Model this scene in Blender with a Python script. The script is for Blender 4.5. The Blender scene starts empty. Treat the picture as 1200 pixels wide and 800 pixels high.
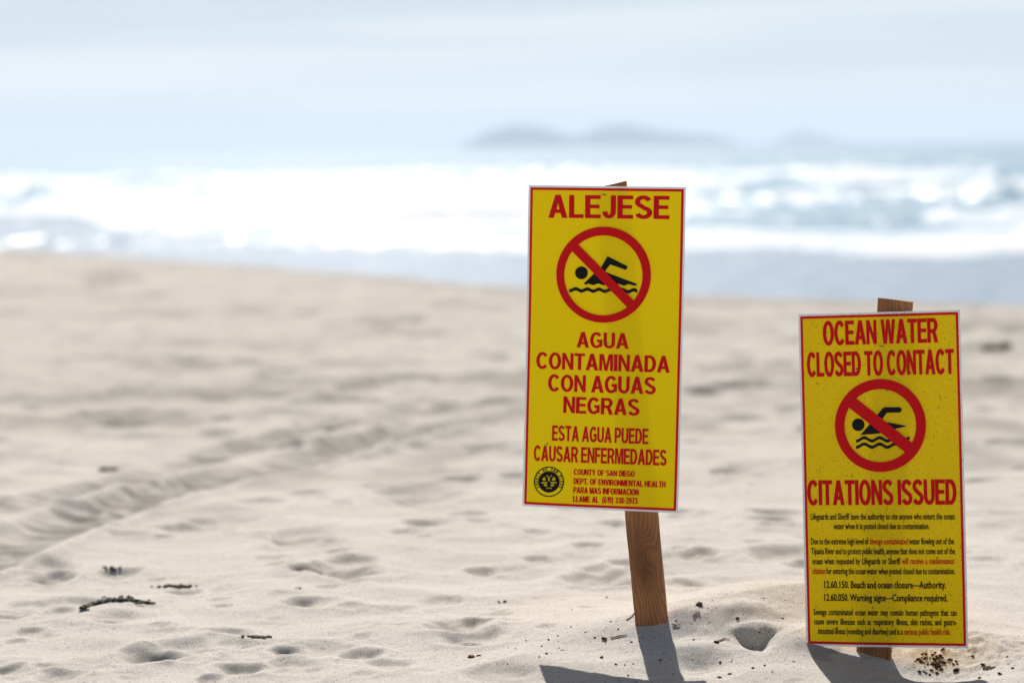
import bpy, math, random
import numpy as np
from mathutils import Vector, Matrix
from mathutils.geometry import tessellate_polygon

random.seed(7)
SC = bpy.context.scene
COL = SC.collection

# ------------------------------------------------------------------ camera
CAM_Z = 0.95
LENS = 85.0
FPX = 1200 * LENS / 36.0            # focal length in photograph pixels
PITCH = math.atan((400 - 172) / FPX)
ROLL = math.radians(-0.72)
cam_data = bpy.data.cameras.new('camera')
cam_data.lens = LENS
cam_data.sensor_width = 36
cam_data.clip_start = 0.05
cam_data.clip_end = 60000
cam_data.dof.use_dof = True
cam_data.dof.focus_distance = 4.52
cam_data.dof.aperture_fstop = 2.5
cam = bpy.data.objects.new('camera', cam_data)
COL.objects.link(cam)
cam_rot = Matrix.Rotation(math.pi / 2 - PITCH, 4, 'X') @ Matrix.Rotation(ROLL, 4, 'Z')
cam.matrix_world = Matrix.Translation((0, 0, CAM_Z)) @ cam_rot
SC.camera = cam
CM = cam.matrix_world.copy()


def seen(px, py, d):
    """world point that the photograph shows at (px, py), d metres in front of the camera"""
    return CM @ Vector(((px - 600) / FPX * d, -(py - 400) / FPX * d, -d))


# ------------------------------------------------------------------ sun and sky
SUN_EL = math.radians(43)
SUN_AZ = math.radians(-5.5)           # from +Y, positive towards +X
sun_dir = Vector((math.sin(SUN_AZ) * math.cos(SUN_EL), math.cos(SUN_AZ) * math.cos(SUN_EL), math.sin(SUN_EL)))
sl = bpy.data.lights.new('sun', 'SUN')
sl.energy = 5.0
sl.angle = math.radians(0.55)
sl.color = (1.0, 0.955, 0.89)
sun = bpy.data.objects.new('sun', sl)
sun.rotation_euler = sun_dir.to_track_quat('Z', 'Y').to_euler()
sun.location = (0, 0, 30)
COL.objects.link(sun)

world = bpy.data.worlds.new('World')
SC.world = world
world.use_nodes = True
wt = world.node_tree
wn, wl = wt.nodes, wt.links
bg = wn['Background']
sky = wn.new('ShaderNodeTexSky')
sky.sky_type = 'NISHITA'
sky.sun_disc = False
sky.sun_elevation = SUN_EL
sky.sun_rotation = SUN_AZ
sky.altitude = 0
sky.air_density = 1.0
sky.dust_density = 1.6
sky.ozone_density = 2.0
tc = wn.new('ShaderNodeTexCoord')
mp = wn.new('ShaderNodeMapping')
mp.inputs['Scale'].default_value = (2.6, 2.6, 60)
mp.inputs['Rotation'].default_value = (0.0, math.radians(1.2), 0.0)
nz = wn.new('ShaderNodeTexNoise')
nz.inputs['Scale'].default_value = 1.3
nz.inputs['Detail'].default_value = 4
nz.inputs['Roughness'].default_value = 0.5
cr = wn.new('ShaderNodeMapRange')
cr.inputs['From Min'].default_value = 0.42
cr.inputs['From Max'].default_value = 0.64
cr.inputs['To Min'].default_value = 0.05
cr.inputs['To Max'].default_value = 0.9
mx = wn.new('ShaderNodeMix')
mx.data_type = 'RGBA'
mx.inputs[7].default_value = (13.6, 14.0, 14.3, 1)
wl.new(tc.outputs['Generated'], mp.inputs['Vector'])
wl.new(mp.outputs['Vector'], nz.inputs['Vector'])
wl.new(nz.outputs['Fac'], cr.inputs['Value'])
cf = wn.new('ShaderNodeMath'); cf.operation = 'MULTIPLY'
wl.new(cr.outputs['Result'], cf.inputs[0])
wl.new(cf.outputs[0], mx.inputs[0])
# thin high veil: whitest near the horizon, thinning towards the zenith
sz = wn.new('ShaderNodeSeparateXYZ')
wl.new(tc.outputs['Generated'], sz.inputs[0])
vf = wn.new('ShaderNodeMapRange')
vf.interpolation_type = 'SMOOTHSTEP'
vf.inputs['From Min'].default_value = 0.0
vf.inputs['From Max'].default_value = 0.40
vf.inputs['To Min'].default_value = 0.93
vf.inputs['To Max'].default_value = 0.02
wl.new(sz.outputs[2], vf.inputs['Value'])
wl.new(vf.outputs[0], cf.inputs[1])
vc = wn.new('ShaderNodeMapRange')
vc.inputs['From Max'].default_value = 0.085
vc.inputs['To Min'].default_value = 0.0
vc.inputs['To Max'].default_value = 1.0
wl.new(sz.outputs[2], vc.inputs['Value'])
vcol = wn.new('ShaderNodeMix'); vcol.data_type = 'RGBA'
vcol.inputs[6].default_value = (11.6, 12.3, 12.7, 1)
vcol.inputs[7].default_value = (8.5, 10.7, 12.2, 1)
wl.new(vc.outputs[0], vcol.inputs[0])
veil = wn.new('ShaderNodeMix'); veil.data_type = 'RGBA'
wl.new(vf.outputs[0], veil.inputs[0])
wl.new(sky.outputs['Color'], veil.inputs[6])
wl.new(vcol.outputs[2], veil.inputs[7])
wl.new(veil.outputs[2], mx.inputs[6])
wl.new(mx.outputs[2], bg.inputs['Color'])
bg.inputs['Strength'].default_value = 0.055

vs = SC.view_settings
vs.view_transform = 'Standard'
vs.look = 'None'
vs.exposure = 0.28
vs.gamma = 1.0
vs.use_curve_mapping = False
SC.render.engine = 'CYCLES'
SC.cycles.volume_bounces = 1
SC.cycles.max_bounces = 8
SC.cycles.caustics_reflective = False

# ------------------------------------------------------------------ helpers
def perlin(x, y, seed=0):
    x = np.asarray(x, dtype=np.float64) + seed * 17.31
    y = np.asarray(y, dtype=np.float64) - seed * 9.77
    xi = np.floor(x).astype(np.int64)
    yi = np.floor(y).astype(np.int64)
    xf, yf = x - xi, y - yi
    u = xf * xf * xf * (xf * (xf * 6 - 15) + 10)
    v = yf * yf * yf * (yf * (yf * 6 - 15) + 10)

    def g(ix, iy, fx, fy):
        h = (ix * 374761393 + iy * 668265263 + seed * 1442695) & 0xFFFFFFFF
        h = ((h ^ (h >> 13)) * 1274126177) & 0xFFFFFFFF
        a = ((h ^ (h >> 16)) & 1023) * (2 * math.pi / 1024)
        return np.cos(a) * fx + np.sin(a) * fy
    a = g(xi, yi, xf, yf)
    b = g(xi + 1, yi, xf - 1, yf)
    c = g(xi, yi + 1, xf, yf - 1)
    d = g(xi + 1, yi + 1, xf - 1, yf - 1)
    return (a + u * (b - a)) * (1 - v) + (c + u * (d - c)) * v


def sstep(a, b, x):
    t = np.clip((x - a) / (b - a), 0, 1)
    return t * t * (3 - 2 * t)


def link(name, me, mat=None, parent=None, loc=None):
    o = bpy.data.objects.new(name, me)
    COL.objects.link(o)
    if mat is not None and me is not None and not me.materials:
        me.materials.append(mat)
    if parent is not None:
        o.parent = parent
    if loc is not None:
        o.location = loc
    return o


def tag(o, label=None, cat=None, group=None, kind=None):
    if label: o['label'] = label
    if cat: o['category'] = cat
    if group: o['group'] = group
    if kind: o['kind'] = kind
    return o


def mesh_np(name, verts, quads, smooth=True):
    me = bpy.data.meshes.new(name)
    nv, nf = len(verts), len(quads)
    me.vertices.add(nv)
    me.vertices.foreach_set('co', np.asarray(verts, np.float32).ravel())
    me.loops.add(nf * 4)
    me.loops.foreach_set('vertex_index', np.asarray(quads, np.int32).ravel())
    me.polygons.add(nf)
    me.polygons.foreach_set('loop_start', np.arange(0, nf * 4, 4, dtype=np.int32))
    me.update(calc_edges=True)
    me.validate()
    if smooth:
        me.polygons.foreach_set('use_smooth', np.ones(len(me.polygons), bool))
    return me


def grid_quads(nr, nc):
    i = np.arange(nr - 1)[:, None] * nc + np.arange(nc - 1)[None, :]
    return np.stack([i, i + 1, i + nc + 1, i + nc], -1).reshape(-1, 4)


def add_attr(me, name, vals):
    a = me.attributes.new(name, 'FLOAT', 'POINT')
    a.data.foreach_set('value', np.asarray(vals, np.float32).ravel())


def new_mat(name):
    m = bpy.data.materials.new(name)
    m.use_nodes = True
    nt = m.node_tree
    nt.nodes.clear()
    out = nt.nodes.new('ShaderNodeOutputMaterial')
    return m, nt.nodes, nt.links, out


def simple_mat(name, col, rough=0.6, noise=0.0, nscale=60, spec=0.08):
    m, n, l, out = new_mat(name)
    b = n.new('ShaderNodeBsdfPrincipled')
    b.inputs['Roughness'].default_value = rough
    b.inputs['Specular IOR Level'].default_value = spec
    b.inputs['Base Color'].default_value = (*col, 1)
    if noise:
        t = n.new('ShaderNodeTexNoise')
        t.inputs['Scale'].default_value = nscale
        t.inputs['Detail'].default_value = 5
        g = n.new('ShaderNodeTexCoord')
        l.new(g.outputs['Object'], t.inputs['Vector'])
        r = n.new('ShaderNodeMix')
        r.data_type = 'RGBA'
        r.inputs[6].default_value = (*[c * (1 - noise) for c in col], 1)
        r.inputs[7].default_value = (*[min(1, c * (1 + noise)) for c in col], 1)
        l.new(t.outputs['Fac'], r.inputs[0])
        l.new(r.outputs[2], b.inputs['Base Color'])
        bp = n.new('ShaderNodeBump')
        bp.inputs['Strength'].default_value = 0.6
        bp.inputs['Distance'].default_value = 0.002
        l.new(t.outputs['Fac'], bp.inputs['Height'])
        l.new(bp.outputs['Normal'], b.inputs['Normal'])
    l.new(b.outputs[0], out.inputs['Surface'])
    return m


# ------------------------------------------------------------------ the beach
SEA_Z = CAM_Z - 2.6
CREST = [seen(0, 297, 30), seen(300, 315, 24.5), seen(615, 346, 20), seen(900, 356, 18.4), seen(1200, 364, 17.3)]
crest_dir = np.array([CREST[4].x - CREST[0].x, CREST[4].y - CREST[0].y])
crest_dir /= np.linalg.norm(crest_dir)
crest_n = np.array([-crest_dir[1], crest_dir[0]])        # towards the sea


def crest_s(x, y):
    """metres seaward of the berm crest; the crest runs obliquely and wavers a little"""
    xs = [c.x for c in CREST]
    ys = [c.y for c in CREST]
    xs = [xs[0] - 100] + xs + [xs[-1] + 100]
    ys = [ys[0] + 105] + ys + [ys[-1] - 40]
    yc = np.interp(x, xs, ys)
    return (y - yc) * crest_n[1]


def base_ground(x, y):
    r = np.hypot(x, y)
    z = CAM_Z - 0.945 - 0.275 * sstep(4.2, 18.0, y) + 0.0 * r
    s = crest_s(x, y)
    drop = np.where(s > 0, s, 0)
    z = z - np.minimum(0.105 * drop * sstep(0, 2.0, drop), 3.2)
    z = z + 0.05 * np.exp(-((s + 1.6) / 1.3) ** 2)
    return z


def pix_to_ground(px, py):
    d = 5.0
    for _ in range(30):
        p = seen(px, py, d)
        g = float(base_ground(np.array(p.x), np.array(p.y)))
        v = p - Vector((0, 0, CAM_Z))
        k = (g - CAM_Z) / v.z
        d = d * (0.4 + 0.6 * k)
    return p


# (px, py, width px, depth factor): hollows and prints the photograph shows
PITS = [(65, 672, 62, 1.0), (140, 668, 60, .9), (188, 627, 40, .9), (215, 690, 50, .8), (258, 700, 34, .6), (10, 720, 46, 1.1),
        (35, 738, 40, .8), (72, 716, 44, .7), (128, 727, 46, .6), (180, 765, 80, 1.1), (268, 741, 56, .8), (282, 777, 64, 1.2),
        (335, 760, 44, 1.1), (420, 762, 60, .9), (360, 668, 56, .9), (378, 624, 34, .8), (305, 621, 26, .7), (330, 659, 50, .6),
        (360, 666, 50, 1.0), (425, 671, 46, .9), (412, 681, 36, .9), (350, 706, 50, .6), (475, 590, 44, .7), (500, 614, 70, .6),
        (560, 612, 50, .6), (630, 625, 50, .7), (655, 608, 40, .5), (560, 666, 40, .8), (563, 730, 46, 1.0), (630, 656, 44, .8),
        (820, 650, 56, 1.1), (690, 644, 44, .9), (697, 668, 48, .8), (808, 682, 60, .7), (665, 592, 36, .6), (720, 612, 50, .7),
        (800, 596, 40, .7), (905, 608, 60, .8), (930, 660, 40, .6), (10, 780, 50, 1.1), (70, 788, 60, .8), (245, 790, 44, .8),
        (460, 775, 60, .6), (520, 700, 56, .5), (400, 590, 34, .6), (240, 560, 40, .6), (1160, 655, 50, .5), (1180, 600, 60, .6),
        (850, 560, 40, .6), (890, 540, 50, .5), (700, 562, 40, .5), (560, 560, 36, .6), (520, 548, 40, .6), (85, 600, 60, .6)]
PITS = [(pix_to_ground(a, b), w, k) for a, b, w, k in PITS]
TRACKS = [([(-60, 668), (40, 628), (120, 598), (230, 567), (330, 543), (450, 515), (560, 494), (640, 482)], 0.10, .021),
          ([(60, 588), (160, 560), (260, 530), (370, 505), (470, 487), (600, 470)], 0.08, .016),
          ([(-40, 470), (120, 462), (300, 452), (500, 444), (640, 440)], 0.16, .022),
          ([(780, 455), (960, 452), (1130, 448), (1260, 446)], 0.16, .022)]
TRACKS = [([pix_to_ground(*p) for p in pts], w, a) for pts, w, a in TRACKS]

POST1 = seen(764, 733, 4.66)
POST2 = seen(1023, 768, 4.50)
rp = np.random.RandomState(11)
RAND_PITS = []
for k in range(900):
    d = 4.3 + 15 * rp.rand() ** 1.25
    RAND_X = (rp.rand() - .5) * .56
    if d < 5.6 and d * .02 < RAND_X * d < d * .22 and d < 5.2:
        continue
    RAND_PITS.append((RAND_X * d, d, .022 + .085 * rp.rand() ** 1.8 * min(1.7, d / 6), .3 + .9 * rp.rand(), rp.rand() * 3.14))


def sand_height(x, y):
    z = base_ground(x, y)
    s = crest_s(x, y)
    wx = x + .10 * perlin(x / .5, y / .5, 3)
    wy = y + .10 * perlin(x / .5, y / .5, 4)
    n1 = perlin(wx / 1.1, wy / .9, 5)
    n2 = perlin(wx / .42, wy / .34, 6)
    n3 = perlin(wx / .16, wy / .13, 7)
    n4 = perlin(wx / .062, wy / .055, 8)
    far = sstep(7, 12, y)
    soft = 1 - .55 * far
    z = z + .018 * n1 + .013 * n2 * soft - .010 * np.abs(perlin(wx / .3, wy / .26, 9)) * 1.6
    z = z + (.0040 + .006 * far) * n3 * (1 + n1 * 1.2) + .0013 * n4 * (1 + 2 * np.clip(n2, 0, 1))
    z = z - .0050 * np.abs(perlin(wx / .11 + 3, wy / .055, 25)) * sstep(-.1, .4, perlin(x / .5, y / .4, 26)) * (1 - far)
    z = z - .0022 * np.abs(perlin(wx / .05, wy / .03, 27)) * sstep(0, .4, perlin(x / .35, y / .3, 28)) * (1 - far)
    z = z + .0011 * perlin(x / .016, y / .020, 33) * sstep(-.1, .3, perlin(x / .3, y / .25, 34)) * (1 - far)
    z = z + .0007 * perlin(x / .009, y / .012, 35) * (1 - far)
    z = z + .00055 * perlin(x / .021, y / .024, 10) + .0007 * far * 0
    z = z + .0011 * perlin(x / .034, y / .03, 21) * sstep(.05, .35, perlin(x / .6, y / .4, 22))
    z = z + far * .016 * (np.abs(perlin(x / .7, y / .8, 12)) - .2)
    dark = np.zeros_like(z)
    # the heaped sand round the posts
    def bump(cx, cy, sx, sy, a, rot=0):
        c, q = math.cos(rot), math.sin(rot)
        dx, dy = x - cx, y - cy
        u, v = (c * dx + q * dy) / sx, (-q * dx + c * dy) / sy
        return a * np.exp(-(u * u + v * v))
    z = z + bump(POST1.x - .02, POST1.y + .05, .30, .22, .020) + bump(POST1.x + .02, POST1.y - .02, .16, .10, .022) + bump(POST1.x + .06, POST1.y - .02, .04, .05, .008)
    z = z + bump(POST1.x + .24, POST1.y + .14, .28, .20, .055)
    z = z + bump(POST1.x - .21, POST1.y - .22, .14, .12, .016) + bump(POST1.x + .05, POST1.y - .035, .035, .035, .010)
    z = z + bump(POST2.x - .05, POST2.y + .32, .24, .20, .030)
    z = z + bump(POST2.x - .10, POST2.y + .03, .09, .07, .022)
    z = z + bump(POST2.x + .16, POST2.y + .05, .10, .06, .020)
    z = z - bump(POST2.x + .10, POST2.y - .12, .10, .08, .030)
    g = pix_to_ground(872, 752)
    z = z + bump(g.x, g.y + .03, .07, .04, .022)
    g = pix_to_ground(887, 762)
    uu = (x - g.x) / .028 + .35 * perlin(x / .02, y / .02, 36)
    vv = (g.y + .030 + .010 * perlin(x / .014, y / .5, 37)) - y + .25 * np.abs(x - g.x)
    z = z - .030 * np.exp(-uu ** 2) * sstep(0, .010, vv) * (1 - sstep(.012, .10, vv)) + bump(g.x, g.y + .05, .05, .02, .012)
    g = pix_to_ground(820, 776)
    z = z - bump(g.x, g.y, .05, .05, .016) + bump(g.x, g.y + .07, .06, .04, .010)
    # rough crumbs where the posts were dug in
    rough = bump(POST2.x + .17, POST2.y - .02, .13, .10, 1) + .25 * bump(POST1.x + .1, POST1.y - .05, .3, .2, 1)
    z = z + rough * (.012 * np.abs(perlin(x / .028, y / .03, 31)) + .006 * np.abs(perlin(x / .012, y / .013, 32)))
    # prints and hollows
    def pit(cx, cy, w, k, rot, wob):
        nonlocal z, dark
        R = w * 2.4
        m = (np.abs(x - cx) < R) & (np.abs(y - cy) < R * 1.3)
        if not m.any():
            return
        xx, yy = x[m] - cx, y[m] - cy
        c, q = math.cos(rot), math.sin(rot)
        u = (c * xx + q * yy) / w
        v = (-q * xx + c * yy) / (w * 1.25)
        v = np.where(v > 0, v * 1.55, v * .85)
        r = np.sqrt(u * u + v * v) * (1 + .35 * perlin(x[m] / (w * .9) + wob, y[m] / (w * .9), 41))
        dep = .30 * w * k
        f = -dep * (1 - sstep(.35, 1.0, r)) + .30 * dep * np.exp(-((r - 1.18) / .28) ** 2)
        z[m] += f
        dark[m] += .55 * k * (1 - sstep(.45, 1.0, r)) * (.5 + 1.2 * np.clip(perlin(x[m] / (w * .35), y[m] / (w * .35), 42) + .3, 0, 1))  # shade of the hollow painted into the colour, with some darker grains
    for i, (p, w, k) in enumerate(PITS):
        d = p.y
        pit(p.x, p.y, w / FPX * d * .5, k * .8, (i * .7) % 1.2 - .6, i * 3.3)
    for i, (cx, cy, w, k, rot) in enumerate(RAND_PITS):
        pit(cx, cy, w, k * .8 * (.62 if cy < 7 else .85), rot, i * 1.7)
    # vehicle and drag tracks
    for pts, w, a in TRACKS:
        best = np.full(z.shape, 9.0)
        side = np.zeros(z.shape)
        along = np.zeros(z.shape)
        acc = 0
        for p, q in zip(pts[:-1], pts[1:]):
            dx, dy = q.x - p.x, q.y - p.y
            L = math.hypot(dx, dy)
            t = np.clip(((x - p.x) * dx + (y - p.y) * dy) / L / L, 0, 1)
            dd = np.hypot(x - p.x - t * dx, y - p.y - t * dy)
            m = dd < best
            best[m] = dd[m]
            along[m] = acc + t[m] * L
            acc += L
        r = best / w
        f = -a * np.exp(-r ** 4) + a * .8 * np.exp(-((r - 1.5) / .4) ** 2)
        tread = np.sin(along * 2 * math.pi / .09 + 4 * perlin(x / .2, y / .2, 51)) * np.exp(-r ** 4)
        z += (f + a * .30 * tread) * (.55 + .9 * np.clip(perlin(x / .8, y / .8, 52) + .4, 0, 1))
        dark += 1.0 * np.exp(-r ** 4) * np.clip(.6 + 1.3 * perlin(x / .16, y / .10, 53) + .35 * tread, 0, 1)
    # rough edge of the berm
    z += .035 * np.exp(-((s + .3) / .5) ** 2) * (perlin(x / .5, y / .5, 61) + .4 * perlin(x / .15, y / .2, 62))
    dark += .35 * sstep(-.3, .2, s) + .5 * sstep(0.05, .4, perlin(x / 1.7, y / .8, 63)) * sstep(5.5, 9, y) * .5
    dark += .6 * np.clip(perlin(x / .35, y / .25, 64) - .22, 0, 1)
    mid = sstep(5.5, 8.5, y)
    dark += .22 * sstep(6.5, 10, y) + .5 * mid * np.clip(perlin(x / .13, y / .4, 71) + .5 * perlin(x / .06, y / .2, 72), 0, 1)
    dark += mid * .9 * sstep(.12, .5, perlin(x / .9 + .2 * y, y / 1.1, 65) + .45 * perlin(x / .25, y / .5, 66))
    dark += .8 * sstep(.34, .5, perlin(x / .12, y / .08, 67) + .3 * perlin(x / .03, y / .03, 68)) * sstep(.1, .3, perlin(x / .7, y / .5, 69))
    z += mid * .016 * perlin(x / .22, y / .3, 70) + mid * .022 * np.minimum(perlin(x / .45, y / .5, 170), .1)
    return z, np.clip(dark, 0, 1)


tc_ = np.linspace(-.27, .27, 660)
to = .27 * np.geomspace(1.02, 150, 42)
T = np.concatenate([-to[::-1], tc_, to])
D = np.concatenate([np.linspace(-70, .8, 14), np.linspace(1.0, 3.70, 60), 1 / np.linspace(1 / 3.71, 1 / 9.0, 560),
                    1 / np.linspace(1 / 9.02, 1 / 36, 300), np.geomspace(36.5, 260, 24)])
DD, TT = np.meshgrid(D, T, indexing='ij')
X = TT * np.maximum(DD, 3.0)
Z, DK = sand_height(X.ravel(), DD.ravel())
sand_me = mesh_np('sand', np.stack([X.ravel(), DD.ravel(), Z], -1), grid_quads(len(D), len(T)))
add_attr(sand_me, 'damp_shade', DK)  # painted shade of the hollows together with the darker sand patches


def ground_z(x, y):
    """height of the sand mesh at x, y"""
    i = min(max(int(np.searchsorted(D, y)), 1), len(D) - 1)
    t = x / max(y, 3.0)
    j = min(max(int(np.searchsorted(T, t)), 1), len(T) - 1)
    n = len(T)
    fy = (y - D[i - 1]) / (D[i] - D[i - 1])
    fx = (t - T[j - 1]) / (T[j] - T[j - 1])
    a = Z[(i - 1) * n + j - 1] * (1 - fx) + Z[(i - 1) * n + j] * fx
    b = Z[i * n + j - 1] * (1 - fx) + Z[i * n + j] * fx
    return float(a * (1 - fy) + b * fy)


def on_sand(px, py):
    """where the line of sight through (px, py) first meets the sand"""
    o = Vector((0, 0, CAM_Z))
    v = seen(px, py, 1.0) - o
    d = 3.2
    while d < 40:
        p = o + v * d
        if p.z < ground_z(p.x, p.y):
            return Vector((p.x, p.y, ground_z(p.x, p.y)))
        d += .004 * d / 4
    return p


m, n, l, out = new_mat('dry_sand')
b = n.new('ShaderNodeBsdfPrincipled')
b.inputs['Roughness'].default_value = .9
b.inputs['Specular IOR Level'].default_value = .15
geo = n.new('ShaderNodeNewGeometry')
at = n.new('ShaderNodeAttribute'); at.attribute_name = 'damp_shade'
n1 = n.new('ShaderNodeTexNoise'); n1.inputs['Scale'].default_value = 3.0; n1.inputs['Detail'].default_value = 6
n2 = n.new('ShaderNodeTexNoise'); n2.inputs['Scale'].default_value = 420; n2.inputs['Detail'].default_value = 3
n3 = n.new('ShaderNodeTexVoronoi'); n3.inputs['Scale'].default_value = 260
for q in (n1, n2, n3):
    l.new(geo.outputs['Position'], q.inputs['Vector'])
c1 = n.new('ShaderNodeMix'); c1.data_type = 'RGBA'
c1.inputs[6].default_value = (.505, .460, .408, 1)
c1.inputs[7].default_value = (.590, .543, .486, 1)
l.new(n1.outputs['Fac'], c1.inputs[0])
gr = n.new('ShaderNodeMapRange')
gr.inputs['From Min'].default_value = .3; gr.inputs['From Max'].default_value = .7
gr.inputs['To Min'].default_value = .66; gr.inputs['To Max'].default_value = 1.26
l.new(n2.outputs['Fac'], gr.inputs['Value'])
c2 = n.new('ShaderNodeMix'); c2.data_type = 'RGBA'; c2.blend_type = 'MULTIPLY'; c2.inputs[0].default_value = 1
l.new(c1.outputs[2], c2.inputs[6]); l.new(gr.outputs[0], c2.inputs[7])
# scattered darker grains
dg = n.new('ShaderNodeSeparateColor')
l.new(n3.outputs['Color'], dg.inputs[0])
dm = n.new('ShaderNodeMapRange')
dm.inputs['From Min'].default_value = .972; dm.inputs['From Max'].default_value = .985
dm.inputs['To Min'].default_value = 0; dm.inputs['To Max'].default_value = .55
l.new(dg.outputs[0], dm.inputs['Value'])
c3 = n.new('ShaderNodeMix'); c3.data_type = 'RGBA'
c3.inputs[7].default_value = (.13, .10, .08, 1)
l.new(dm.outputs[0], c3.inputs[0]); l.new(c2.outputs[2], c3.inputs[6])
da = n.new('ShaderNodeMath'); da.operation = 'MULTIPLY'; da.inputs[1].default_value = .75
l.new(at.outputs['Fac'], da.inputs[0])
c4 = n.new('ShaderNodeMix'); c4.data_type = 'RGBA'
c4.inputs[7].default_value = (.27, .243, .205, 1)  # olive grey tint for painted hollow shade and darker sand alike
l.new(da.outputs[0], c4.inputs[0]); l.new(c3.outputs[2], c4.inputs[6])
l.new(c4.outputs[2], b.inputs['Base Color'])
bp = n.new('ShaderNodeBump'); bp.inputs['Strength'].default_value = .55; bp.inputs['Distance'].default_value = .005
l.new(n2.outputs['Fac'], bp.inputs['Height'])
l.new(bp.outputs['Normal'], b.inputs['Normal'])
l.new(b.outputs[0], out.inputs['Surface'])
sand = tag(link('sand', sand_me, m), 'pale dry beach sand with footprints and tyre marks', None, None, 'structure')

# ------------------------------------------------------------------ the sea with its surf
tc_ = np.linspace(-.30, .30, 420)
to = .30 * np.geomspace(1.05, 30, 40)
T2 = np.concatenate([-to[::-1], tc_, to])
D2 = np.concatenate([1 / np.linspace(1 / 14.0, 1 / 450, 620), np.geomspace(455, 15000, 90)])
DD, TT = np.meshgrid(D2, T2, indexing='ij')
x2, y2 = (TT * DD).ravel(), DD.ravel()
# breakers: line distance from the camera, width, height, how broken
yw = y2 + .35 * x2 + 2.5 * perlin(x2 / 14, y2 / 30, 71)           # the wave fronts run a little obliquely
w_far = 1 - sstep(300, 700, y2)
zz = np.full_like(x2, SEA_Z)
zz += .05 * perlin(x2 / 2.2, y2 / 1.3, 72) * sstep(40, 70, y2) * w_far
zz += .13 * perlin(x2 / 7, y2 / 3.5, 73) * sstep(50, 100, y2) * w_far
foam = np.zeros_like(x2)
near = np.interp(x2, [-60, -17, -7, 0, 10, 40], [120, 88, 66, 59, 53, 50]) + 3.5 * perlin(x2 / 5, y2 / 9, 74)
far = np.interp(x2, [-90, -30, 0, 40], [235, 215, 190, 225])
foam_zone = sstep(0, 3, y2 - near) * (1 - sstep(-20, 25, y2 - far + 40 * perlin(x2 / 18, y2 / 40, 75)))
for yc, wd, hh in [(64, 2.0, .30), (82, 2.6, .55), (104, 3.5, .6), (138, 5, .7), (185, 6, .8), (240, 7, .2)]:
    q = (yw - yc) / wd
    prof = np.where(q < 0, np.exp(-q * q * 1.5), np.exp(-(q / 2.4) ** 2))
    lump = .55 + .9 * np.clip(perlin(x2 / 9, y2 / 60, int(yc)) + .35, 0, 1)
    zz += hh * prof * lump * (1 + .35 * perlin(x2 / 1.2, y2 / 1.5, int(yc) + 1))
    foam += prof * lump * .55
streak = perlin(x2 / 9, y2 / 7, 76) + .8 * perlin(x2 / 2.6, y2 / 3.5, 77)
ang = x2 / y2
openness = sstep(.0, .12, ang) * sstep(66, 82, y2) * (1 - .75 * sstep(125, 165, y2)) + .35 * sstep(75, 110, y2)               # the surf is broken up more on the right
fm = foam_zone * np.clip(.60 + 1.25 * streak + .50 * foam - openness * (.70 - .9 * foam), 0, 1)
# whitecaps farther out
caps = sstep(.30, .46, perlin(x2 / 6, y2 / 22, 78) + .4 * perlin(x2 / 2.5, y2 / 9, 79)) * sstep(150, 220, y2) * (1 - sstep(600, 1500, y2))
fm = np.maximum(fm, caps * (.04 + .75 * sstep(-.02, .12, ang)))
zz += .10 * fm * np.abs(perlin(x2 / .9, y2 / .9, 80)) * w_far
sea_me = mesh_np('sea', np.stack([x2, y2, zz], -1), grid_quads(len(D2), len(T2)))
add_attr(sea_me, 'foam', fm)
add_attr(sea_me, 'wash', (1 - sstep(0, 14, y2 - near)))
m, n, l, out = new_mat('sea_water')
b = n.new('ShaderNodeBsdfPrincipled')
geo = n.new('ShaderNodeNewGeometry')
af = n.new('ShaderNodeAttribute'); af.attribute_name = 'foam'
aw = n.new('ShaderNodeAttribute'); aw.attribute_name = 'wash'
t1 = n.new('ShaderNodeTexNoise'); t1.inputs['Scale'].default_value = 1.1; t1.inputs['Detail'].default_value = 6
t2 = n.new('ShaderNodeTexNoise'); t2.inputs['Scale'].default_value = .9; t2.inputs['Detail'].default_value = 8; t2.inputs['Roughness'].default_value = .6
l.new(geo.outputs['Position'], t1.inputs['Vector']); l.new(geo.outputs['Position'], t2.inputs['Vector'])
wc = n.new('ShaderNodeMix'); wc.data_type = 'RGBA'
wc.inputs[6].default_value = (.17, .30, .40, 1)
wc.inputs[7].default_value = (.20, .27, .35, 1)
l.new(aw.outputs['Fac'], wc.inputs[0])
fa = n.new('ShaderNodeMath'); fa.operation = 'ADD'
fs = n.new('ShaderNodeMath'); fs.operation = 'MULTIPLY_ADD'; fs.inputs[1].default_value = .8; fs.inputs[2].default_value = -.42
l.new(t2.outputs['Fac'], fs.inputs[0]); l.new(fs.outputs[0], fa.inputs[0]); l.new(af.outputs['Fac'], fa.inputs[1])
fr = n.new('ShaderNodeMapRange'); fr.inputs['From Min'].default_value = .22; fr.inputs['From Max'].default_value = .85
l.new(fa.outputs[0], fr.inputs['Value'])
fc = n.new('ShaderNodeMix'); fc.data_type = 'RGBA'
fc.inputs[7].default_value = (.70, .72, .74, 1)
l.new(fr.outputs[0], fc.inputs[0]); l.new(wc.outputs[2], fc.inputs[6])
l.new(fc.outputs[2], b.inputs['Base Color'])
rr = n.new('ShaderNodeMapRange'); rr.inputs['To Min'].default_value = .27; rr.inputs['To Max'].default_value = .9
l.new(fr.outputs[0], rr.inputs['Value']); l.new(rr.outputs[0], b.inputs['Roughness'])
b.inputs['IOR'].default_value = 1.33
bp = n.new('ShaderNodeBump'); bp.inputs['Strength'].default_value = .8; bp.inputs['Distance'].default_value = .22
l.new(t1.outputs['Fac'], bp.inputs['Height']); l.new(bp.outputs['Normal'], b.inputs['Normal'])
l.new(b.outputs[0], out.inputs['Surface'])
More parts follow.
